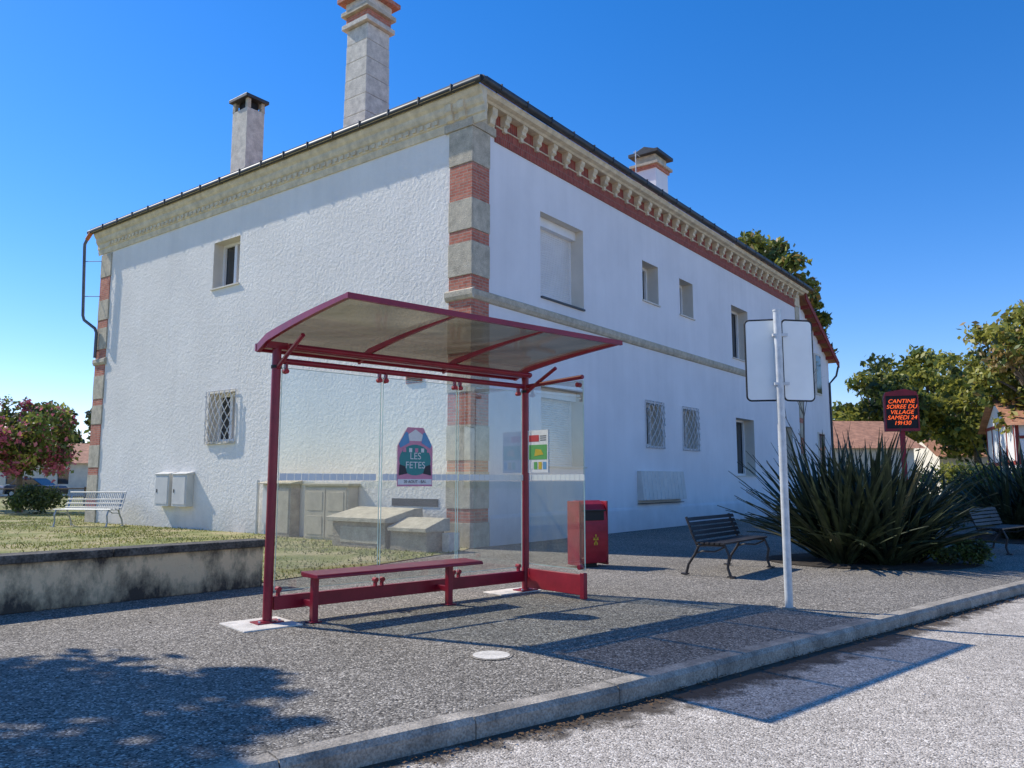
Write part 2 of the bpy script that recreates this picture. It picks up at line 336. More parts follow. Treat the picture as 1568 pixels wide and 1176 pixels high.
prof=[(0,8.83),(.03,8.83),(.05,8.93),(.05,9.0),(.08,9.02),(.08,9.16),(.12,9.2),(.15,9.28),(.15,9.36),(.20,9.42),(.23,9.5),(.23,9.54),(0,9.54)]
mb.prism(FL,prof,-.40,LW+.25,'cream')
x=.9
while x<LW-.5:
    mb.box(FL,x,x+.11,.08,.115,9.05,9.15,'cream'); x+=.22
mb.done("cornice_gable_side",house,bevel=.004)
mb=MB()
mb.box(FR,.75,LR-.1,0,.03,8.72,9.06,'brickd')
mb.box(FR,.75,LR-.1,0,.015,9.085,9.36,'brickd')
mb.done("brick_frieze",house)
mb=MB()
mb.box(FR,.75,LR-.1,0,.055,9.06,9.085,'cream')
mb.prism(FR,[(0,9.36),(.22,9.36),(.26,9.40),(.36,9.43),(.40,9.5),(.40,9.54),(0,9.54)],0,LR+.3,'cream')
x=.95
while x<LR-.3:
    mb.prism(FR,[(.0,9.36),(.20,9.36),(.20,9.28),(.15,9.22),(.16,9.15),(.10,9.12),(.0,9.10)],x,x+.17,'cream')
    mb.box(FR,x+.03,x+.14,.03,.10,9.0,9.11,'cream')
    x+=.62
for fr,a0 in ((FL,-.06),(FR,0)):
    mb.box(fr,a0,.74,.0,.065,8.80,8.98,'stone'); mb.box(fr,a0,.70,.0,.05,8.98,9.36,'cream')
    for q in (.1,.45): mb.prism(fr,[(.05,9.36),(.20,9.36),(.19,9.2),(.14,9.14),(.12,9.02),(.05,8.98)],q,q+.18,'cream')
mb.box(FR,LR-.6,LR+.04,0,.06,8.8,9.36,'cream')
mb.done("cornice_street_side",house,bevel=.004)
mb=MB()
gl=.28; gr=.48
mb.tube([FL.p(-gr,gl,9.61),FL.p(LW+.5,gl,9.61)],.075,'zinc',12); mb.tube([FR.p(-gl,gr,9.61),FR.p(LR+.45,gr,9.61)],.075,'zinc',12)
x=.3
while x<LW: mb.box(FL,x,x+.03,gl-.085,gl+.083,9.54,9.695,'zinc'); x+=.95
x=.3
while x<LR: mb.box(FR,x,x+.03,gr-.085,gr+.083,9.54,9.695,'zinc'); x+=.95
mb.box(FL,-.4,LW+.4,.14,.30,9.67,9.71,'zinc'); mb.box(FR,-.14,LR+.4,.25,.50,9.67,9.71,'zinc')
mb.done("gutters",house,smooth=True)
mb=MB()
mb.tube([FL.p(LW+.35,.3,9.58),FL.p(LW+.45,.36,9.32),FL.p(LW+.52,.38,9.2),FL.p(LW+.52,.38,9.05),FL.p(LW+.40,.34,6.75),FL.p(LW+.34,.32,6.6),FL.p(LW-.04,.13,6.3),FL.p(LW-.1,.1,6.15),FL.p(LW-.1,.1,5.32)],.05,'zincl',10)
for z,q in ((8.6,.5),(7.4,.43)): mb.tube([FL.p(LW+q,.37,z),FL.p(LW-.05,0,z)],.012,'zincl',6)
mb.tube([FL.p(LW+.30,.3,9.56),FL.p(LW+.44,.36,9.34)],.065,'orange',10)
mb.done("downpipe",house,smooth=True)
def window(mb,fr,h,depth=.37,mull=1):
    A,B,c,d=h; f=.08; D0,D1=-depth,-depth+.07
    mb.box(fr,A,A+f,D0,D1,c,d,'white');mb.box(fr,B-f,B,D0,D1,c,d,'white');mb.box(fr,A+f,B-f,D0,D1-.002,c,c+f,'white');mb.box(fr,A+f,B-f,D0,D1-.002,d-f,d,'white')
    for i in range(mull):
        x=A+(B-A)*(i+1)/(mull+1); mb.box(fr,x-.06,x+.06,D0,D1+.01,c+f,d-f,'white')
def shutter(mb,fr,h,depth=.45):
    A,B,c,d=h; D=-depth
    mb.box(fr,A,B,D,D+.22,d-.22,d-.002,'white'); mb.box(fr,A,A+.05,D,D+.08,c,d-.22,'white'); mb.box(fr,B-.05,B,D,D+.08,c,d-.22,'white')
    z=c
    while z<d-.24:
        mb.prism(fr,[(D+.02,z),(D+.055,z+.004),(D+.066,z+.025),(D+.055,z+.046),(D+.02,z+.048)],A+.05,B-.05,'white')
        z+=.054
    mb.box(fr,A+.05,B-.05,D+.005,D+.03,c,d-.22,'white')
def sill(mb,fr,h): mb.box(fr,h[0]-.05,h[1]+.05,-.35,.05,h[2]-.04,h[2]-.001,'reveal')
mb=MB()
window(mb,FL,holesL[0]); window(mb,FL,holesL[1])
for i in (3,4,8,9): window(mb,FR,holesR[i],.44)
for i in (1,2,6,7): window(mb,FR,holesR[i],.44,mull=0)
shutter(mb,FR,holesR[0]); shutter(mb,FR,holesR[5])
mb.box(FR,holesR[0][0],holesR[0][1],-.36,.05,5.555,5.599,'zinc')
for i in (1,2,3,4,8,9,5): sill(mb,FR,holesR[i])
sill(mb,FL,holesL[0]); sill(mb,FL,holesL[1])
mb.done("windows_and_roller_shutters",house,bevel=.003)
def grille(mb,fr,h,d=.07,step=.24,m=.06):
    A,B,c,e=h[0]-m,h[1]+m,h[2]-m,h[3]+m; r=.012
    for p,q in (((A,c),(B,c)),((B,c),(B,e)),((B,e),(A,e)),((A,e),(A,c))): mb.tube([fr.p(p[0],d*.5,p[1]),fr.p(q[0],d*.5,q[1])],r,'wire',6)
    Wd,Hd=B-A,e-c; k=1.45
    for sg in (1,-1):
        t=-Hd/k
        while t<Wd:
            pts=[]
            for zz in np.linspace(0,Hd,13):
                a=t+zz/k
                if 0<=a<=Wd:
                    aa=A+a if sg>0 else B-a
                    bul=d+.10*math.sin(math.pi*min(max(a/Wd,0),1))*math.sin(math.pi*zz/Hd)
                    pts.append(fr.p(aa,bul,c+zz))
            if len(pts)>1: mb.tube(pts,r,'wire',5)
            t+=step
mb=MB()
grille(mb,FL,holesL[1],d=.09); grille(mb,FR,holesR[6]); grille(mb,FR,holesR[7])
mb.done("window_grilles",house)
mb=MB()
for a in (9.95,10.85):
    mb.box(FL,a,a+.72,0,.22,.62,1.5,'meter'); mb.prism(FL,[(0,1.5),(.25,1.5),(.25,1.53),(0,1.58)],a-.02,a+.74,'meter'); mb.box(FL,a+.05,a+.67,.22,.232,.68,1.45,'meter'); mb.box(FL,a+.58,a+.62,.232,.245,1.0,1.1,'zinc')
mb.done("electric_meter_boxes",house,bevel=.01)
mb=MB()
mb.box(FL,1.35,1.83,0,.02,3.42,3.60,'brick')
for i in range(4): mb.box(FL,1.38,1.80,.02,.035,3.44+i*.04,3.46+i*.04,'zinc')
mb.box(FL,.85,2.2,0.0,.015,.80,.96,'zinc')
mb.prism(FR,[(0,.72),(0,1.6),(.12,1.6),(.20,.86),(.20,.80),(.02,.80)],7.05,9.75,'meter')
for i in range(11): mb.prism(FR,[(.0,.8),(.21,.8),(.21,.86),(.13,1.58),(0,1.58)],7.15+i*.235,7.18+i*.235,'steel')
mb.box(FR,7.05,9.75,0,.12,.70,.72,'zinc')
mb.done("vents_and_louvre",house,bevel=.004)
def cb(mb,fr,a,d,w,w2,z0,z1,k): mb.box(fr,a-w,a+w,d-w2,d+w2,z0,z1,k)
mb=MB(); a,d=4.75,-1.3; z=9.8
while z<13.25:
    w=.43-.012*(z-9.8); cb(mb,FL,a,d,w,w,z,min(z+.5,13.25)-.012,'stonelt'); z+=.5
cb(mb,FL,a,d,.36,.36,9.8,13.24,'stone')
cb(mb,FL,a,d,.5,.5,13.25,13.38,'stonelt');cb(mb,FL,a,d,.42,.42,13.38,13.62,'brick');cb(mb,FL,a,d,.52,.52,13.62,13.74,'stone');cb(mb,FL,a,d,.43,.43,13.74,14.0,'stonelt');cb(mb,FL,a,d,.6,.6,14.0,14.12,'brick')
for q in ((-.4,-.4),(.25,-.4),(-.4,.25),(.25,.25)): mb.box(FL,a+q[0],a+q[0]+.15,d+q[1],d+q[1]+.15,14.12,14.45,'brick')
cb(mb,FL,a,d,.55,.55,14.45,14.55,'tile'); mb.done("chimney_tall",house,bevel=.012)
mb=MB(); a,d=10.0,-1.25
cb(mb,FL,a,d,.38,.3,9.8,12.5,'stonelt')
for q in ((-.38,-.3),(.26,-.3),(-.38,.18),(.26,.18)): mb.box(FL,a+q[0],a+q[0]+.12,d+q[1],d+q[1]+.12,12.5,12.8,'stone')
cb(mb,FL,a,d,.24,.17,12.5,12.79,'black'); cb(mb,FL,a,d,.46,.4,12.8,12.9,'zinc'); mb.done("chimney_small",house,bevel=.01)
mb=MB(); a,d=11.3,-1.5
cb(mb,FR,a,d,.45,.4,9.8,11.75,'white');cb(mb,FR,a,d,.5,.45,11.75,11.86,'brick');cb(mb,FR,a,d,.58,.53,11.86,11.95,'stone');cb(mb,FR,a,d,.42,.37,11.95,12.25,'stone');cb(mb,FR,a,d,.6,.55,12.25,12.36,'zinc')
mb.prism(FR,[(d-.5,12.36),(d,12.55),(d+.5,12.36)],a-.5,a+.5,'zinc')
mb.tube([FR.p(a-1.1,d,10.3),FR.p(a-1.1,d,12.2)],.02,'steel',6); mb.tube([FR.p(a-1.25,d,12.1),FR.p(a-.8,d,12.1)],.012,'steel',6)
mb.done("chimney_street",house,bevel=.01)
mb=MB(); E=26.6
mb.face([FR.p(LR+.02,-.05,-.05),FR.p(E,-.05,-.05),FR.p(E,-.05,7.0),FR.p(LR+.02,-.05,9.2)],'stuccoR')
mb.face([FR.p(E,-.05,-.05),FR.p(E,-9,-.05),FR.p(E,-9,7.0),FR.p(E,-.05,7.0)],'stuccoR')
mb.face([FR.p(LR,.35,9.45),FR.p(E+.5,.35,6.95),FR.p(E+.5,-9,6.95),FR.p(LR,-9,9.45)],'tile')
mb.prism(FR,[(LR+.1,9.15),(LR+.1,9.42),(E+.5,6.95),(E+.5,6.70)],.28,.34,'wood',axis='d')
for i in range(7):
    x=LR+.5+i*.6; zz=9.42-(x-LR)*2.5/5-.2
    mb.box(FR,x,x+.1,-.05,.28,zz-.15,zz,'wood')
mb.box(FR,24.3,25.2,-.05,.0,5.2,7.1,'reveal'); mb.box(FR,24.38,25.12,0,.01,5.28,7.02,'winglass')
mb.box(FR,24.3,25.3,-.05,.0,1.6,3.5,'reveal'); mb.box(FR,24.38,25.22,0,.01,1.68,3.42,'winglass')
mb.tube([FR.p(E+.4,.3,6.75),FR.p(E+.35,.2,6.3),FR.p(E-.1,.0,5.9),FR.p(E-.1,.0,0)],.05,'zinc',8)
mb.done("side_wing",house)

# ================================================================== GROUND
mb=MB(); mb.face([(-900,-900,-.17),(900,-900,-.17),(900,900,-.17),(-900,900,-.17)],'lawn'); mb.done("ground",recalc=False)
K=[(-45,-29.5),(-1.12,3.98),(0.71,5.37),(3.18,7.46),(6.66,10.44),(70,65.5)]
mb=MB(); mb.face([(-60,-60,-.12),(130,-60,-.12),(130,66,-.12),(70,66,-.12),(-45.2,-29.3,-.12),(-60,-42,-.12)],'road'); mb.done("road",recalc=False)
def offs(pts,w):
    out=[]
    for i,p in enumerate(pts):
        a=Vector(pts[max(i-1,0)]);b=Vector(pts[min(i+1,len(pts)-1)]);t=(b-a).normalized(); n=Vector((-t.y,t.x)); out.append((p[0]+n.x*w,p[1]+n.y*w))
    return out
Kin=offs(K,.15)
mb=MB(); mb.face([(x,y,0) for x,y in Kin]+[(70,140,0),(-140,140,0),(-140,-29,0)],'side'); mb.done("pavement",recalc=False)
mb=MB()
def kerb_seg(p,q,po,qo):
    h=.004
    P=lambda a,z:(a[0],a[1],z)
    lerp=lambda a,b,t:(a[0]+(b[0]-a[0])*t,a[1]+(b[1]-a[1])*t)
    pc,qc=lerp(p,po,.16),lerp(q,qo,.16); j=random.uniform(-.003,.004)
    mb.face([P(p,-.16),P(q,-.16),P(q,-.03+j),P(p,-.03+j)],'conc'); mb.face([P(p,-.03+j),P(q,-.03+j),P(qc,h+j),P(pc,h+j)],'conc'); mb.face([P(pc,h+j),P(qc,h+j),P(qo,h+j),P(po,h+j)],'conc'); mb.face([P(po,h+j),P(qo,h+j),P(qo,-.1),P(po,-.1)],'conc')
    mb.face([P(p,-.16),P(p,-.03+j),P(pc,h+j),P(po,h+j),P(po,-.1)],'conc'); mb.face([P(q,-.16),P(q,-.03+j),P(qc,h+j),P(qo,h+j),P(qo,-.1)],'conc')
for i in range(len(K)-1):
    a,b=Vector(K[i]),Vector(K[i+1]); ao,bo=Vector(Kin[i]),Vector(Kin[i+1]); Ln=(b-a).length; n=max(1,round(Ln/1.0)); g=.004/Ln
    for j in range(n):
        t0,t1=j/n+g,(j+1)/n-g
        kerb_seg(a.lerp(b,t0),a.lerp(b,t1),ao.lerp(bo,t0),ao.lerp(bo,t1))
mb.done("kerb",recalc=False)
mb=MB(); Ko=offs(K,-.002); Kd=offs(K,-.55)
for i in range(1,len(K)-1):
    a,b,c,d_=Ko[i],Ko[i+1],Kd[i+1],Kd[i]
    n=8 if i<4 else 30
    for j in range(n):
        if i==4 and j>5: break
        t0,t1=j/n,(j+1)/n
        L2=lambda p,q,t:(p[0]+(q[0]-p[0])*t,p[1]+(q[1]-p[1])*t)
        boost=lambda t:0.34 if i==2 else (.34*t+.0 if i==1 else (.34-.3*t if i==3 else 0))
        mb.face([(*L2(a,b,t0),-.1155),(*L2(a,b,t1),-.1155),(*L2(d_,c,t1),-.1155),(*L2(d_,c,t0),-.1155)],'dirt',[(boost(t0),.15),(boost(t1),.15),(boost(t1),.85),(boost(t0),.85)])
mb.done("gutter_dirt",recalc=False)
FS=Frame((-2.32,7.64),48.5)
mb=MB(); mb.box(FS,-.35,.22,-.28,.30,-.02,.012,'pad'); mb.done("concrete_pad",bevel=.004)
mb=MB(); mb.box(FS,2.85,3.5,-.25,.1,-.02,.010,'pad'); mb.done("concrete_pad",bevel=.004)
mb=MB(); mb.face([(-.16+.165*math.cos(t),6.27+.165*math.sin(t),.006) for t in np.linspace(0,2*math.pi,28)[:-1]],'conc')
mb.face([(-.16+.145*math.cos(t),6.27+.145*math.sin(t),.0095) for t in np.linspace(0,2*math.pi,28)[:-1]],'pad'); mb.done("manhole_cover",recalc=False)
mb=MB(); mb.face([(-4.6,4.75,.004),(-2.35,3.7,.004),(-2.33,3.75,.004),(-4.58,4.8,.004)],'redmatte'); mb.done("painted_line",recalc=False)
FWl=Frame((-3.39,10.44),222)
w0=FWl.p(0,0,0); w1=FWl.p(40,0,0)
poly=[(w1[0],w1[1]),(w0[0],w0[1]),(-2.9,11.3),(-0.95,15.2),(C[0],C[1]),(cL[0],cL[1]),(c4[0],c4[1]),(c4[0]-5,120),(-120,120),(-120,-20)]
mb=MB(); mb.face([(x,y,.012) for x,y in poly],'lawn'); mb.done("lawn",recalc=False)
mb=MB(); mb.face([(14,30,.012),(70,85,.012),(70,135,.012),(-3,135,.012),(c4[0]-5,120,.012),(c4[0],c4[1],.012)],'lawn'); mb.done("lawn_beyond",recalc=False)
def in_poly(x,y,P):
    c=np.zeros_like(x,dtype=bool); n=len(P)
    for i in range(n):
        x0,y0=P[i];x1,y1=P[(i+1)%n]
        c^=((y0>y)!=(y1>y))&(x<(x1-x0)*(y-y0)/(y1-y0+1e-12)+x0)
    return c
def blades(name,P,n,xr,yr,h0,h1,mats,w=.012):
    x=np.random.uniform(*xr,n);y=np.random.uniform(*yr,n); ok=in_poly(x,y,P); x=x[ok];y=y[ok]
    cl=np.sin(x*1.3+np.sin(y*.9)*2)*np.cos(y*1.1)+np.random.normal(0,.4,len(x)); ok=cl>-.25; x=x[ok];y=y[ok]; n=len(x)
    a=np.random.uniform(0,2*np.pi,n); h=np.random.uniform(h0,h1,n); ww=w*(.6+.9*np.random.rand(n)); l=np.random.uniform(-.5,.5,(n,2))*h[:,None]
    V=np.zeros((n,3,3)); dx=np.cos(a)*ww;dy=np.sin(a)*ww
    V[:,0]=np.stack([x-dx,y-dy,np.full(n,.01)],1);V[:,1]=np.stack([x+dx,y+dy,np.full(n,.01)],1);V[:,2]=np.stack([x+l[:,0],y+l[:,1],h],1)
    me=bpy.data.meshes.new(name); me.from_pydata(V.reshape(-1,3).tolist(),[],np.arange(3*n).reshape(-1,3).tolist())
    for k in mats: me.materials.append(M[k])
    me.polygons.foreach_set("material_index",np.random.choice(len(mats),n,p=[.8,.2]).astype(np.int32))
    ob=bpy.data.objects.new(name,me); scene.collection.objects.link(ob)
blades("grass",poly,70000,(-19,-.8),(10,32),.02,.065,['grassb','strapy'],.013)
pe=empty("low_garden_wall")
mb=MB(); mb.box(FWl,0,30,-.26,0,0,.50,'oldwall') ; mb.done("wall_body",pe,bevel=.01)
mb=MB(); x=-.04
while x<30: mb.box(FWl,x,x+1.9,-.30,.04,.50,.59,'wallcap'); x+=1.908
mb.done("coping",pe,bevel=.012)

# ================================================================== BUS SHELTER
sh=empty("bus_shelter"); P=FS.p; SL=3.32
mb=MB()
for a,r in ((0,.045),(SL,.045)):
    mb.tube([P(a,0,0.012),P(a,0,2.64)],r,'red',18); mb.tube([P(a,0,.012),P(a,0,.03)],.085,'red',18); mb.tube([P(a,0,2.44),P(a,0,2.47)],.052,'black',18)
    mb.box(FS,a-.13,a+.13,-.09,.09,.012,.024,'red')
    for q in (-.1,.1): mb.tube([P(a+q,.05,.024),P(a+q,.05,.04)],.012,'steel',6)
mb.done("posts",sh,smooth=True)
mb=MB()
mb.box(FS,.05,SL-.05,-.03,.03,.12,.25,'red')
mb.tube([P(-.02,0,2.52),P(SL+.02,0,2.52)],.03,'red',12)
mb.box(FS,-.12,SL+.06,-.06,.04,2.63,2.70,'red')
mb.tube([P(.05,.14,2.65),P(SL-.03,.14,2.65)],.028,'red',10)
mb.box(FS,SL-.02,SL+.02,.05,1.0,.05,.28,'redmatte')
mb.box(FS,SL-.028,SL+.028,.94,1.01,.012,.30,'red')
mb.tube([P(SL,.03,2.52),P(SL,1.0,2.55)],.026,'red',10)
mb.done("rails",sh,smooth=True,bevel=.006)
mb=MB()
for a in (.1,1.18,1.26,2.2,2.28,SL-.12):
    for z in (2.42,.31): mb.tube([P(a,-.03,z),P(a,.03,z)],.025,'redmatte',10); mb.box(FS,a-.012,a+.012,-.02,.02,(z if z>1 else .25),(2.5 if z>1 else .31),'red')
for z in (2.46,.36): mb.tube([P(SL-.03,.93,z),P(SL+.03,.93,z)],.028,'red',10)
mb.done("glass_clamps",sh)
mb=MB()
for a0,a1 in ((.06,1.20),(1.23,2.23),(2.26,SL-.06)):
    mb.face([P(a0,0,.30),P(a1,0,.30),P(a1,0,2.45),P(a0,0,2.45)],'glass')
mb.face([P(SL,.07,.34),P(SL,1.0,.34),P(SL,1.0,2.50),P(SL,.07,2.50)],'glass'); mb.done("glass_panels",sh,recalc=False)
mb=MB()
for a0,a1 in ((.06,1.20),(1.23,2.23),(2.26,SL-.06)):
    x=a0+.01
    while x<a1-.05: mb.box(FS,x,x+.074,.0055,.0065,1.345,1.415,'band'); x+=.078
x=.08
while x<.95: mb.box(FS,SL-.0065,SL-.0055,x,x+.074,1.345,1.415,'band'); x+=.078
mb.done("glass_marking_band",sh)
mb=MB()
for a in (.06,1.201,1.229,2.231,2.259,SL-.06): mb.box(FS,a-.003,a+.003,-.0045,.0045,.30,2.45,'edge')
mb.box(FS,.06,SL-.06,-.004,.004,.294,.2995,'edge'); mb.box(FS,.06,SL-.06,-.004,.004,2.4505,2.456,'edge')
mb.box(FS,SL-.0055,SL+.0055,1.0,1.007,.34,2.50,'edge'); mb.box(FS,SL-.004,SL+.004,.07,1.0,2.501,2.507,'edge'); mb.box(FS,SL-.004,SL+.004,.07,1.0,.332,.339,'edge'); mb.done("glass_edges",sh)
def roofz(d):
    t=(d+.14)/1.74; return 2.715+.15*t+.022*math.sin(math.pi*min(max(t,0),1))-.05*max(0,.12-t)/.12
nseg=16; ds=[-.14+1.74*i/nseg for i in range(nseg+1)]
a0r,a1r=-.13,SL-.05
mb=MB()
for i in range(nseg):
    d0,d1=ds[i],ds[i+1]
    mb.face([P(a0r,d0,roofz(d0)),P(a1r,d0,roofz(d0)),P(a1r,d1,roofz(d1)),P(a0r,d1,roofz(d1))],'sheet')
mb.done("roof_sheet",sh,smooth=True,recalc=False)
mb=MB()
def rib(a,w,up,dn0,dn1):
    for i in range(nseg):
        d0,d1=ds[i],ds[i+1]
        t0=dn0+(dn1-dn0)*i/nseg; t1=dn0+(dn1-dn0)*(i+1)/nseg
        mb.prism(FS,[(d0,roofz(d0)-t0),(d1,roofz(d1)-t1),(d1,roofz(d1)+up),(d0,roofz(d0)+up)],a-w,a+w,'red')
rib(a0r,.02,.022,.06,.02); rib(a1r,.02,.022,.06,.02)
rib(a0r+(a1r-a0r)/3,.016,-.004,.07,.015); rib(a0r+(a1r-a0r)*2/3,.016,-.004,.07,.015)
zf=roofz(1.6); mb.box(FS,a0r-.024,a1r+.024,1.6,1.635,zf-.026,zf+.024,'red')
zb=roofz(-.14); mb.box(FS,a0r-.024,a1r+.024,-.175,-.14,zb-.05,zb+.026,'red')
mb.done("roof_frame",sh)
mb=MB()
for a in (0,SL): mb.tube([P(a,.02,2.44),P(a,.25,2.56),P(a,.55,2.70)],.022,'red',8)
mb.done("brackets",sh,smooth=True)
mb=MB()
mb.prism(FS,[(.12,.44),(.12,.475),(.44,.465),(.46,.45),(.46,.43),(.15,.425)],.27,2.27,'red')
for a in (.36,1.97):
    mb.box(FS,a-.03,a+.03,.20,.27,.012,.43,'red'); mb.box(FS,a-.025,a+.025,.03,.20,.14,.20,'red')
    mb.box(FS,a-.06,a+.06,.17,.30,.004,.016,'red')
mb.done("bench_seat",sh,bevel=.006)
mb=MB()
pz0,pz1,pa0,pa1=1.28,1.93,1.42,1.89
def ppoly(fr,pts,d,k): mb.face([fr.p(a,d,z) for a,z in pts],k)
ppoly(FS,[(pa0,pz0),(pa1,pz0),(pa1,pz0+.44),(pa1-.13,pz1),(pa0+.13,pz1),(pa0,pz0+.44)],.010,'p_pink')
cx=(pa0+pa1)/2
ppoly(FS,[(cx+.21*math.cos(t),1.57+.17*math.sin(t)) for t in np.linspace(0,2*math.pi,26)[:-1]],.0125,'p_teal')
ppoly(FS,[(cx-.08,1.78),(cx+.08,1.78),(cx+.1,1.85),(cx,1.91),(cx-.1,1.85)],.0125,'p_white')
ppoly(FS,[(cx-.2,1.70),(cx-.08,1.76),(cx-.1,1.87),(cx-.13,1.88),(cx-.22,1.74)],.0135,'p_blue')
ppoly(FS,[(cx+.2,1.70),(cx+.08,1.76),(cx+.1,1.87),(cx+.13,1.88),(cx+.22,1.74)],.0135,'p_blue')
ppoly(FS,[(pa0+.01,1.30),(pa1-.01,1.30),(pa1-.01,1.36),(pa0+.01,1.36)],.0125,'p_white')
ppoly(FS,[(pa0+.02,1.40),(pa0+.13,1.42),(pa0+.10,1.50),(pa0+.03,1.52)],.0145,'p_dark')
ppoly(FS,[(pa1-.02,1.40),(pa1-.13,1.42),(pa1-.10,1.50),(pa1-.03,1.52)],.0145,'p_dark')
for i in range(5): ppoly(FS,[(pa0+.07+i*.08,1.655),(pa0+.11+i*.08,1.655),(pa0+.11+i*.08,1.70),(pa0+.07+i*.08,1.70)],.0148,('p_pink','p_white')[i%2])
mb.done("festival_poster",sh,recalc=False)
text("LES\nFETES",.105,'p_white',P(cx,.0165,1.56),FS.u,(0,0,1),sh,"poster_lettering")
text("20 AOUT - BAL",.045,'p_dark',P(cx,.0165,1.33),FS.u,(0,0,1),sh,"poster_small_lettering")
mb=MB()
def sp(d,z,o): return P(SL-o,d,z)
def sq(d0,d1,z0,z1,o,k): mb.face([sp(d0,z0,o),sp(d1,z0,o),sp(d1,z1,o),sp(d0,z1,o)],k)
sq(.06,.42,1.44,1.96,.010,'p_white'); sq(.08,.40,1.60,1.78,.0125,'p_green'); sq(.08,.26,1.82,1.90,.0125,'p_red')
for i in range(4): sq(.09+.08*i,.15+.08*i,1.48,1.57,.0125,('p_white','p_green','yellow','p_blue')[i])
mb.face([sp(.18,1.64,.0145),sp(.34,1.66,.0145),sp(.30,1.72,.0145),sp(.2,1.73,.0145)],'yellow')
for i in range(3): sq(.28,.39,1.83+.025*i,1.84+.025*i,.0125,'p_dark')
mb.done("notice_poster",sh,recalc=False)

# ================================================================== LITTER BIN
bn=empty("litter_bin"); FB=Frame((1.2,12.6),60)
mb=MB()
prof=[(-.16,0.06),(.16,0.06)]+[(.16+.05*math.sin(t*math.pi),.06+.8*t) for t in np.linspace(.1,1,8)]+[(.10,.97),(.0,1.03),(-.10,1.02),(-.16,.95)]
mb.prism(FB,prof,-.25,.25,'redmatte'); mb.done("body",bn,bevel=.02)
mb=MB()
mb.box(FB,-.18,.18,.15,.195,.72,.86,'black'); mb.box(FB,-.275,-.25,-.17,.17,.03,1.02,'red'); mb.box(FB,.25,.275,-.17,.17,.03,1.02,'red'); mb.box(FB,-.1,.1,-.1,.1,0,.07,'black')
mb.box(FB,-.20,.20,.1,.215,.86,.885,'black'); mb.done("opening_and_frame",bn,bevel=.006)
mb=MB()
for q in range(5):
    t=q/5*2*math.pi; mb.face([FB.p(0,.216,.42),FB.p(.05*math.cos(t),.216,.42+.09*math.sin(t)),FB.p(.05*math.cos(t+.6),.216,.42+.09*math.sin(t+.6))],'yellow')
mb.done("emblem",bn,recalc=False)

# ================================================================== BENCHES
def park_bench(name,o,az,L,k,mesh=False,sc=1.0):
    e=empty(name); F=Frame(o,az); mb=MB()
    for a in (.08,L-.08):
        mb.tube([F.p(a,(d-.02)*sc,z*sc+.02) for d,z in [(.34,0),(.30,.12),(.33,.28),(.27,.42),(.0,.42),(-.14,.40),(-.2,.55),(-.26,.70),(-.30,.80)]],.02*sc,k,8)
        mb.tube([F.p(a,d*sc,z*sc+.02) for d,z in [(-.34,0),(-.30,.14),(-.20,.28),(-.14,.40)]],.02*sc,k,8)
        mb.tube([F.p(a,d*sc,z*sc+.02) for d,z in [(.27,.41),(.1,.33),(-.08,.33),(-.18,.30)]],.012*sc,k,6)
        for d in (.33,-.36): mb.box(F,a-.04,a+.04,(d-.05)*sc,(d+.05)*sc,.012,.03,k)
    if not mesh:
        for i in range(6): d=.24-.075*i; mb.box(F,0,L,(d-.026)*sc,(d+.026)*sc,.435*sc+.02,.46*sc+.02,k)
        for i in range(5):
            z=.50+.066*i; d=-.165-(z-.45)*.36; mb.prism(F,[(d*sc,z*sc),((d+.022)*sc,(z+.004)*sc),((d+.0)*sc,(z+.052)*sc),((d-.022)*sc,(z+.048)*sc)],0,L,k)
    else:
        n=int(L/.06)
        for i in range(n+1):
            a=i*L/n
            mb.tube([F.p(a,d*sc,z*sc) for d,z in [(.27,.44),(.0,.44),(-.15,.44),(-.23,.62),(-.32,.86)]],.010,k,4)
        for d,z in [(.27,.44),(.1,.44),(-.05,.44),(-.17,.48),(-.21,.58),(-.25,.68),(-.32,.86)]: mb.tube([F.p(0,d*sc,z*sc),F.p(L,d*sc,z*sc)],.018,k,6)
    mb.done("frame_and_slats",e); return e
park_bench("park_bench",(2.72,11.2),37,1.75,'iron')
park_bench("park_bench",(-13.2,23.2),97.7,1.8,'silver',mesh=True,sc=1.15)
park_bench("park_bench",(8.7,14.6),48,1.5,'iron')

# ================================================================== SIGN POST
sg=empty("traffic_sign"); mb=MB()
mb.tube([(2.93,8.51,0),(2.93,8.51,3.2)],.042,'steel',16); mb.tube([(2.93,8.51,3.2),(2.93,8.51,3.22)],.047,'steel',16)
mb.tube([(2.93,8.51,0.0),(2.93,8.51,.015)],.07,'conc',12)
mb.done("post",sg,smooth=True)
def rrect(w,h,r,n=5):
    o=[]
    for cx,cy,t0 in ((w-r,h-r,0),(r,h-r,90),(r,r,180),(w-r,r,270)):
        for i in range(n+1): t=R(t0+90*i/n); o.append((cx+r*math.cos(t),cy+r*math.sin(t)))
    return o
mb=MB()
for az,off,fl in ((78,.06,False),(102-180,-.03,True)):
    F=Frame((2.94,8.57),az,flip=fl)
    pr=[(a+off,z+2.22) for a,z in rrect(.37,.90,.05)]
    mb.prism(F,pr,-.006,.006,'signback',axis='d')
    pts=[F.p(a,0.0,z) for a,z in pr]; pts.append(pts[0]); pts.append(pts[1]); mb.tube(pts,.011,'black',6)
mb.done("double_panel",sg,recalc=True)
mb=MB(); FP=Frame((2.93,8.54),91,True)
mb.box(FP,-.06,.10,-.06,.0,2.92,2.95,'steel'); mb.box(FP,-.06,.10,-.06,.0,2.38,2.41,'steel'); mb.done("clamps",sg)

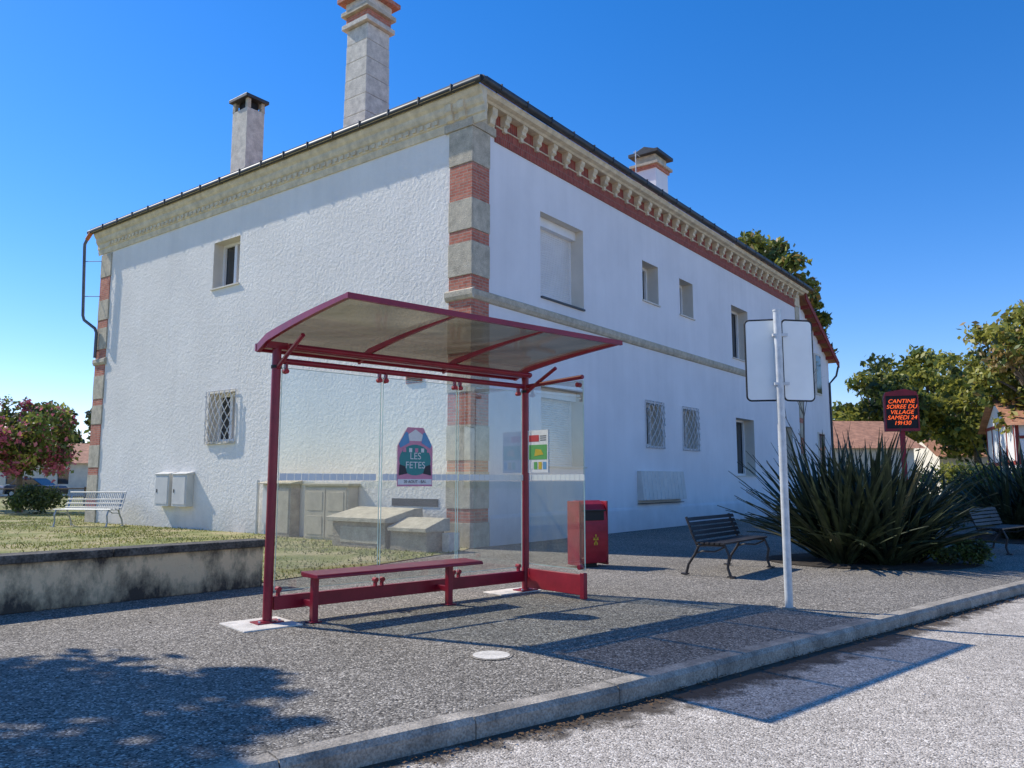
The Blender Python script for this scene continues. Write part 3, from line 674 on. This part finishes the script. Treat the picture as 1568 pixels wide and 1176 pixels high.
# ================================================================== LED SIGN
ls=empty("led_information_sign"); FLd=Frame((12.25,24.6),106)
mb=MB()
mb.box(FLd,-.07,.07,-.06,.06,0,2.95,'redmatte')
mb.box(FLd,-.45,.45,-.12,.10,2.95,3.98,'black')
mb.box(FLd,-.49,-.45,-.14,.13,2.95,3.98,'redmatte'); mb.box(FLd,.45,.49,-.14,.13,2.95,3.98,'redmatte')
mb.prism(FLd,[(-.49,3.98),(.49,3.98),(.44,4.10),(.1,4.19),(-.44,4.10)],-.14,.13,'redmatte',axis='d')
mb.box(FLd,-.49,.49,-.14,.13,2.87,2.95,'redmatte')
mb.done("cabinet",ls)
text("CANTINE\nSOIREE DU\nVILLAGE\nSAMEDI 24\n19H30",.18,'led',FLd.p(0,.108,3.46),FLd.u,(0,0,1),ls,"led_lettering",ext=.002,shear=.25)

# ================================================================== UTILITY CABINETS, STONE TROUGH
uc=empty("utility_cabinet"); mb=MB()
mb.box(FL,3.25,4.75,.02,.32,0,1.22,'beige'); mb.box(FL,3.2,4.8,.0,.36,1.22,1.27,'beige')
for a in (3.30,4.02):
    mb.box(FL,a,a+.68,.32,.335,.06,1.17,'beige')
    for z in (.12,.66): mb.box(FL,a+.08,a+.6,.335,.345,z,z+.42,'beige')
mb.done("double_doors",uc,bevel=.006)
uc=empty("utility_cabinet"); mb=MB()
mb.box(FL,5.3,5.9,.02,.3,0,1.25,'trough'); mb.box(FL,6.05,6.5,.02,.22,.3,1.25,'meter'); mb.box(FL,5.36,5.84,.3,.312,.1,1.15,'beige')
mb.tube([FL.p(6.9,.08,0),FL.p(6.9,.08,1.35)],.04,'meter',8); mb.prism(FL,[(0,1.25),(.35,1.25),(.35,1.28),(0,1.34)],5.25,6.55,'stone')
mb.done("meter_pillars",uc,bevel=.006)
st=empty("stone_trough"); mb=MB()
mb.box(FL,1.1,2.65,.45,1.25,0,.52,'trough'); mb.prism(FL,[(.3,.52),(1.35,.52),(1.35,.60),(.5,.78),(.3,.78)],1.0,2.75,'stone')
mb.box(FL,.0,.95,.75,1.25,0,.38,'trough'); mb.prism(FL,[(.65,.38),(1.33,.38),(1.33,.45),(.8,.62),(.65,.62)],-.05,.96,'stone')
mb.box(FL,-.25,-.07,.6,.9,0,.35,'pad'); mb.box(FL,1.3,2.4,1.25,1.262,.1,.42,'stone')
mb.done("blocks",st,bevel=.015)

# ================================================================== FOLIAGE
def foliage(name,cl,n,size,mats,probs,seed,parent=None):
    rng=np.random.default_rng(seed); cl=np.array(cl); w=cl[:,3]**2; idx=rng.choice(len(cl),n,p=w/w.sum())
    d=rng.normal(size=(n,3)); d/=np.linalg.norm(d,axis=1)[:,None]
    r=rng.random(n)**.45*cl[idx,3]*(1+.25*rng.normal(size=n).clip(-1,1.6))
    c=cl[idx,:3]+d*r[:,None]*np.array([1,1,.75])
    a=rng.normal(size=(n,3)); a/=np.linalg.norm(a,axis=1)[:,None]
    b=np.cross(a,rng.normal(size=(n,3))); b/=np.linalg.norm(b,axis=1)[:,None]
    s=size*(.6+.8*rng.random(n))[:,None]
    V=np.stack([c-a*s,c+b*s*.55,c+a*s,c-b*s*.55],1).reshape(-1,3)
    me=bpy.data.meshes.new(name); me.from_pydata(V.tolist(),[],np.arange(4*n).reshape(-1,4).tolist())
    for k in mats: me.materials.append(M[k])
    dom=rng.choice(len(mats),len(cl),p=probs); pick=np.where(rng.random(n)<.55,dom[idx],rng.choice(len(mats),n,p=probs))
    me.polygons.foreach_set("material_index",pick.astype(np.int32))
    ob=bpy.data.objects.new(name,me); scene.collection.objects.link(ob)
    if parent: ob.parent=parent
    return ob
def tree(name,x,y,top,crown_r,crown_z0,n,size,mats,probs,seed,trunk=.18,nclump=26):
    rnd=random.Random(seed); e=empty(name); mb=MB()
    zc=(top+crown_z0)/2; hz=(top-crown_z0)/2
    lean=(rnd.uniform(-.3,.3),rnd.uniform(-.3,.3)); fork=crown_z0+.15*(top-crown_z0)
    mb.tube([(x,y,0),(x+lean[0]*.4,y+lean[1]*.4,fork*.5),(x+lean[0],y+lean[1],fork),(x+lean[0]*1.3,y+lean[1]*1.3,zc+hz*.5)],[trunk*1.3,trunk,trunk*.8,trunk*.25],'bark',9)
    cl=[]
    for i in range(nclump):
        while True:
            p=[rnd.uniform(-1,1) for _ in range(3)]; q=math.sqrt(sum(v*v for v in p))
            if .35<q<1: break
        s=rnd.uniform(.78,1.05)
        cx,cy,cz=x+p[0]*crown_r*s,y+p[1]*crown_r*s,zc+p[2]*hz*s
        cl.append((cx,cy,cz,crown_r*rnd.uniform(.13,.30)))
        if i%2==0: mb.tube([(x+lean[0],y+lean[1],fork*rnd.uniform(.85,1.1)),((x+cx)/2,(y+cy)/2,(fork+cz)/2+.1*hz),(cx,cy,cz)],[trunk*.42,trunk*.25,trunk*.07],'bark',6)
    mb.done("trunk_and_limbs",e,smooth=True); foliage("crown",cl,n,size,mats,probs,seed,e)
tree("broadleaf_tree",17.0,51.5,18.4,3.3,9,9000,.22,['leafA','leafB','leafR','leafD'],[.3,.35,.2,.15],11,.3,70)
tree("broadleaf_tree",19.7,53,15.4,2.2,8,5000,.22,['leafD','leafA','leafB'],[.3,.35,.35],12,.3,40)
tree("broadleaf_tree",25.4,54,8.8,3.4,2.2,8000,.2,['leafD','leafA','leafB'],[.25,.45,.3],13,.25,60)
tree("broadleaf_tree",34,64,12.6,4.6,3.5,8500,.25,['leafA','leafB','leafD'],[.3,.55,.15],14,.3,66)
tree("broadleaf_tree",28.2,41.5,11.0,3.7,3.6,10000,.18,['leafB','leafA','leafR','leafD'],[.55,.2,.15,.1],15,.3,70)
tree("broadleaf_tree",32,54,10.3,4.2,3.0,8000,.21,['leafB','leafA','leafD'],[.55,.35,.10],16,.25,60)
tree("broadleaf_tree",44,62,12,5,3.0,5500,.3,['leafA','leafB','leafD'],[.4,.4,.2],17,.25,40)
tree("crape_myrtle",-20.5,33.0,5.0,2.3,1.5,10000,.10,['leafA','leafB','pink'],[.45,.20,.35],18,.12,60)
tree("crape_myrtle",-24.5,35.0,4.6,2.2,1.3,7000,.11,['leafA','leafD','pink'],[.45,.20,.35],19,.12,50)
tree("conifer_tree",-41,80,11,2.6,5.0,3500,.3,['leafD','leafA'],[.7,.3],20,.25,28)
tree("conifer_tree",-50,84,10,3.2,3.0,3500,.3,['leafD','leafA'],[.7,.3],21,.25,28)
tree("shade_tree",-9.8,7.2,8.9,2.4,4.6,4400,.12,['leafA','leafB'],[.6,.4],22,.15,32)
rnd=random.Random(5); cl=[]
for i in range(150):
    a=R(rnd.uniform(-52,-22)) if i<70 else R(rnd.uniform(18,50)); d=rnd.uniform(105,125); r=rnd.uniform(2,4.0); cl.append((d*math.sin(a),d*math.cos(a),r*.9+rnd.uniform(0,3.0),r))
foliage("distant_trees",cl,20000,.55,['leafD','leafA','leafB'],[.4,.4,.2],31)
def shrub(name,x,y,rx,h,n,size,mats,pr,seed):
    r=random.Random(seed); foliage(name,[(x+r.uniform(-rx,rx),y+r.uniform(-rx,rx),h*r.uniform(.25,.75),h*.32) for _ in range(16)],n,size,mats,pr,seed)
shrub("shrub",-19.2,31.5,.9,1.3,5000,.06,['leafA','leafD'],[.5,.5],41)
shrub("shrub",7.1,12.9,.4,.45,4000,.03,['leafD','leafA'],[.6,.4],42)
shrub("shrub",12.6,22.5,1.6,1.0,6000,.05,['leafD','leafA'],[.6,.4],43)
shrub("shrub",20,32,3,2.0,7000,.09,['leafD','leafA','leafB'],[.4,.4,.2],44)
shrub("shrub",24,36,3,2.4,7000,.10,['leafD','leafA','leafB'],[.4,.3,.3],45)
# young bare tree beside the street wall
r=random.Random(55); mb=MB()
def twig(p,d,L,rad,lv):
    q=p+d*L; mb.tube([p,(p+q)/2+Vector((r.uniform(-.03,.03),r.uniform(-.03,.03),0)),q],[rad,rad*.8,rad*.55],'bark',5)
    if lv>0:
        for i in range(3):
            nd=(d+Vector((r.uniform(-.7,.7),r.uniform(-.7,.7),r.uniform(-.1,.5)))).normalized(); twig(q,nd,L*.62,rad*.5,lv-1)
twig(Vector((7.75,20.9,0)),Vector((.02,0,1)),1.9,.035,4); mb.done("young_bare_tree",smooth=True)
def flax(name,ros,seed):
    r=random.Random(seed); mb=MB()
    for (x,y,sc,n) in ros:
        for i in range(n):
            az=r.uniform(0,2*math.pi); inc=R(6+66*r.random()**.9); L=sc*r.uniform(.72,1.08); w=r.uniform(.030,.05)
            b=Vector((x+math.cos(az)*.22*r.random(),y+math.sin(az)*.22*r.random(),0.02)); side=Vector((-math.sin(az),math.cos(az),0))
            tw=r.uniform(-.9,.9); side=(side*math.cos(tw)+Vector((0,0,1))*math.sin(tw)*.6).normalized()
            p=b; pts=[]; cur=inc*.82; N_=6
            droop=r.uniform(.0,.05)+(0.12 if r.random()<.15 else 0)
            L*=1.0-.22*(inc/R(72))**2
            for j in range(N_+1):
                t=j/N_; ww=w*(.65+.7*t if t<.5 else 1.0-((t-.5)/.5)**1.6*.96)
                pts.append((p-side*ww,p,p+side*ww)); cur=min(cur+inc*.05+droop*t,R(100))
                p=p+Vector((math.cos(az)*math.sin(cur),math.sin(az)*math.sin(cur),math.cos(cur)))*(L/N_)
                if p.z<.04: p.z=.04
            k='strapy' if r.random()<.06 else 'strap'
            nrm=Vector((0,0,-.012))
            for j in range(N_):
                A,B,C_=pts[j];D,E_,F_=pts[j+1]
                mb.face([A,B+nrm,E_+nrm,D],k); mb.face([B+nrm,C_,F_,E_+nrm],k)
    return mb.done(name,recalc=False)
flax("flax_plant",[(5.4,13.0,2.05,140),(6.0,12.8,2.05,140),(6.1,13.6,2.35,140),(5.5,13.9,2.3,130),(6.5,13.1,1.6,80)],3)
flax("flax_plant",[(11.5,18.3,2.3,130),(12.4,18.9,2.4,130),(12.0,17.6,2.2,120),(13.2,18.6,2.4,100)],4)
flax("flax_plant",[(13.0,24,1.7,90),(15,25.5,1.7,90)],6)
mb=MB(); mb.face([(6.0+1.7*math.cos(t),13.4+1.4*math.sin(t),.012) for t in np.linspace(0,2*math.pi,24)[:-1]],'soil'); mb.done("planting_bed",recalc=False)
mb=MB(); mb.face([(12.3+2.3*math.cos(t),18.3+1.9*math.sin(t),.012) for t in np.linspace(0,2*math.pi,24)[:-1]],'soil'); mb.done("planting_bed",recalc=False)
r=random.Random(9); mb=MB()
def dleaf(p,z):
    q=r.uniform(.006,.018); t=r.uniform(0,6.28); c_,s_=math.cos(t)*q,math.sin(t)*q
    mb.face([(p[0]-c_,p[1]-s_,z),(p[0]+s_*.6,p[1]-c_*.6,z+r.uniform(0,.01)),(p[0]+c_,p[1]+s_,z),(p[0]-s_*.6,p[1]+c_*.6,z)],'leafdry')
for i in range(1300):
    s=r.uniform(0,1)**.8; a=Vector((-1.12,3.98)).lerp(Vector((6.66,10.44)),s); off=abs(r.gauss(0,.07))+.03
    if s<.36: off+=.12*math.sin(s/.36*math.pi)
    dleaf(a+Vector((.637,-.771))*off,-.112+r.random()*.012)
for i in range(160): dleaf((r.uniform(-6,4),r.uniform(5.5,14)),.006+r.random()*.004)
for i in range(260): dleaf(FWl.p(r.uniform(0,6),abs(r.gauss(0,.08))+.02,0)[:2],.006+r.random()*.006)
mb.done("leaf_litter",recalc=False)

# ================================================================== BACKGROUND HOUSES, CARS, FENCE
def bghouse(name,x,y,az,L,D,ze,zr,wallk='housew',timber=False,chim=True):
    e=empty(name); F=Frame((x,y),az); mb=MB()
    holes=[(L*.15,L*.15+.9,1,2.2),(L*.55,L*.55+.9,1,2.2)]
    if timber: holes+=[(L*.12,L*.12+.8,3,4.1),(L*.4,L*.4+.8,3,4.1)]
    wall(mb,F,0,L,0,ze,holes,wallk,.15,'white')
    mb.face([F.p(0,0,0),F.p(0,-D,0),F.p(0,-D,ze),F.p(0,-D/2,zr-.08),F.p(0,0,ze)],wallk); mb.face([F.p(L,0,0),F.p(L,-D,0),F.p(L,-D,ze),F.p(L,-D/2,zr-.08),F.p(L,0,ze)],wallk); mb.face([F.p(0,-D,0),F.p(L,-D,0),F.p(L,-D,ze),F.p(0,-D,ze)],wallk)
    sl=(zr-ze)/(D/2)
    mb.face([F.p(-.4,.5,ze-.5*sl),F.p(L+.4,.5,ze-.5*sl),F.p(L+.4,-D/2,zr),F.p(-.4,-D/2,zr)],'tile'); mb.face([F.p(-.4,-D-.5,ze-.5*sl),F.p(L+.4,-D-.5,ze-.5*sl),F.p(L+.4,-D/2,zr),F.p(-.4,-D/2,zr)],'tile')
    if timber:
        for a in np.linspace(.02,L-.3,8): mb.box(F,a,a+.16,.0,.03,2.3,ze,'wood')
        mb.box(F,0,L,.03,.05,2.15,2.35,'wood'); mb.box(F,0,L,.03,.05,ze-.9,ze-.75,'wood')
        for q in (0.1,2,4,6,7.7): mb.box(F,-.03,-.001,-q-.16,-q,2.3,ze,'wood')
        mb.box(F,-.05,-.03,-D,0,2.15,2.35,'wood'); mb.box(F,-.05,-.03,-D,0,ze-.1,ze+.08,'wood')
    if chim: mb.box(F,L*.7,L*.7+.6,-D/2-.3,-D/2+.3,zr-.3,zr+.8,'brick')
    mb.done("house_body",e,recalc=False)
bghouse("tiled_house",16.2,41,85,5.0,7,3.2,4.7,chim=False)
bghouse("tiled_house",31.5,58,95,4,7,3.3,5.0,chim=False)
bghouse("half_timbered_house",26.3,41,112,9,8,4.4,6.2,'white',True)
bghouse("tiled_house",-44,66,80,10,7,3.0,4.6)
bghouse("tiled_house",-31,58,85,6,6,2.8,4.2)
def car(x,y,az,k,name="parked_car"):
    e=empty(name); F=Frame((x,y),az); mb=MB()
    mb.prism(F,[(0,.3),(4.2,.3),(4.25,.7),(4.0,.9),(3.2,.98),(.35,.98),(.05,.85),(-.02,.5)],-.85,.85,k,axis='d'); mb.prism(F,[(.4,.97),(3.25,.97),(2.5,1.42),(1.0,1.45)],-.72,.72,'carglass',axis='d'); mb.prism(F,[(.95,1.43),(2.52,1.41),(2.4,1.49),(1.1,1.51)],-.68,.68,k,axis='d')
    mb.done("body",e,bevel=.05); mb=MB()
    for a in (.85,3.35):
        for d in (-.78,.78): mb.tube([F.p(a,d-.1,.33),F.p(a,d+.1,.33)],.32,'black',18); mb.tube([F.p(a,d-.11,.33),F.p(a,d+.11,.33)],.18,'steel',12)
    mb.done("wheels",e)
car(-38,60,100,'cark'); car(-42,58,70,'carw'); car(-33,62,95,'carw')
mb=MB(); F=Frame((-30,39),72)
for i in range(7): mb.tube([F.p(i*1.6,0,0),F.p(i*1.6,0,1.0)],.05,'bark',8)
for z in (.5,.9): mb.tube([F.p(-.2,0,z),F.p(9.8,0,z)],.035,'bark',8)
mb.done("rail_fence")

# ================================================================== LIGHT, SKY, CAMERA
w=bpy.data.worlds.new("World"); scene.world=w; w.use_nodes=True; nt=w.node_tree
bg=nt.nodes["Background"]; sky=nt.nodes.new("ShaderNodeTexSky"); sky.sky_type='NISHITA'; sky.sun_disc=False
sky.sun_elevation=R(SUN_EL); sky.sun_rotation=R((SUN_AZ+180)%360); sky.altitude=200; sky.air_density=1.05; sky.dust_density=0.1; sky.ozone_density=4.0
hs=nt.nodes.new("ShaderNodeHueSaturation"); hs.inputs["Saturation"].default_value=1.34
vm=nt.nodes.new("ShaderNodeVectorMath"); vm.operation='MULTIPLY'; vm.inputs[1].default_value=(1.24,1.10,1.30)
nt.links.new(sky.outputs[0],hs.inputs["Color"]); nt.links.new(hs.outputs[0],vm.inputs[0]); nt.links.new(vm.outputs[0],bg.inputs[0]); bg.inputs[1].default_value=0.15
sl=bpy.data.lights.new("sun","SUN"); sl.energy=5.0; sl.angle=R(.5); sl.color=(1,.94,.83)
so=bpy.data.objects.new("sun",sl); scene.collection.objects.link(so)
d=Vector((math.sin(R(SUN_AZ))*math.cos(R(SUN_EL)),math.cos(R(SUN_AZ))*math.cos(R(SUN_EL)),-math.sin(R(SUN_EL))))
so.rotation_euler=d.to_track_quat('-Z','Y').to_euler(); so.location=(-20,10,30)
cam=bpy.data.cameras.new("camera"); cam.sensor_width=36; cam.lens=36*1200/1568; cam.clip_end=3000; cam.clip_start=.05
co=bpy.data.objects.new("camera",cam); scene.collection.objects.link(co); co.location=(0,0,1.35)
co.rotation_euler=(R(90)+math.atan(147/1200),0,0); scene.camera=co
scene.view_settings.view_transform='Standard'; scene.view_settings.look='None'; scene.view_settings.exposure=0
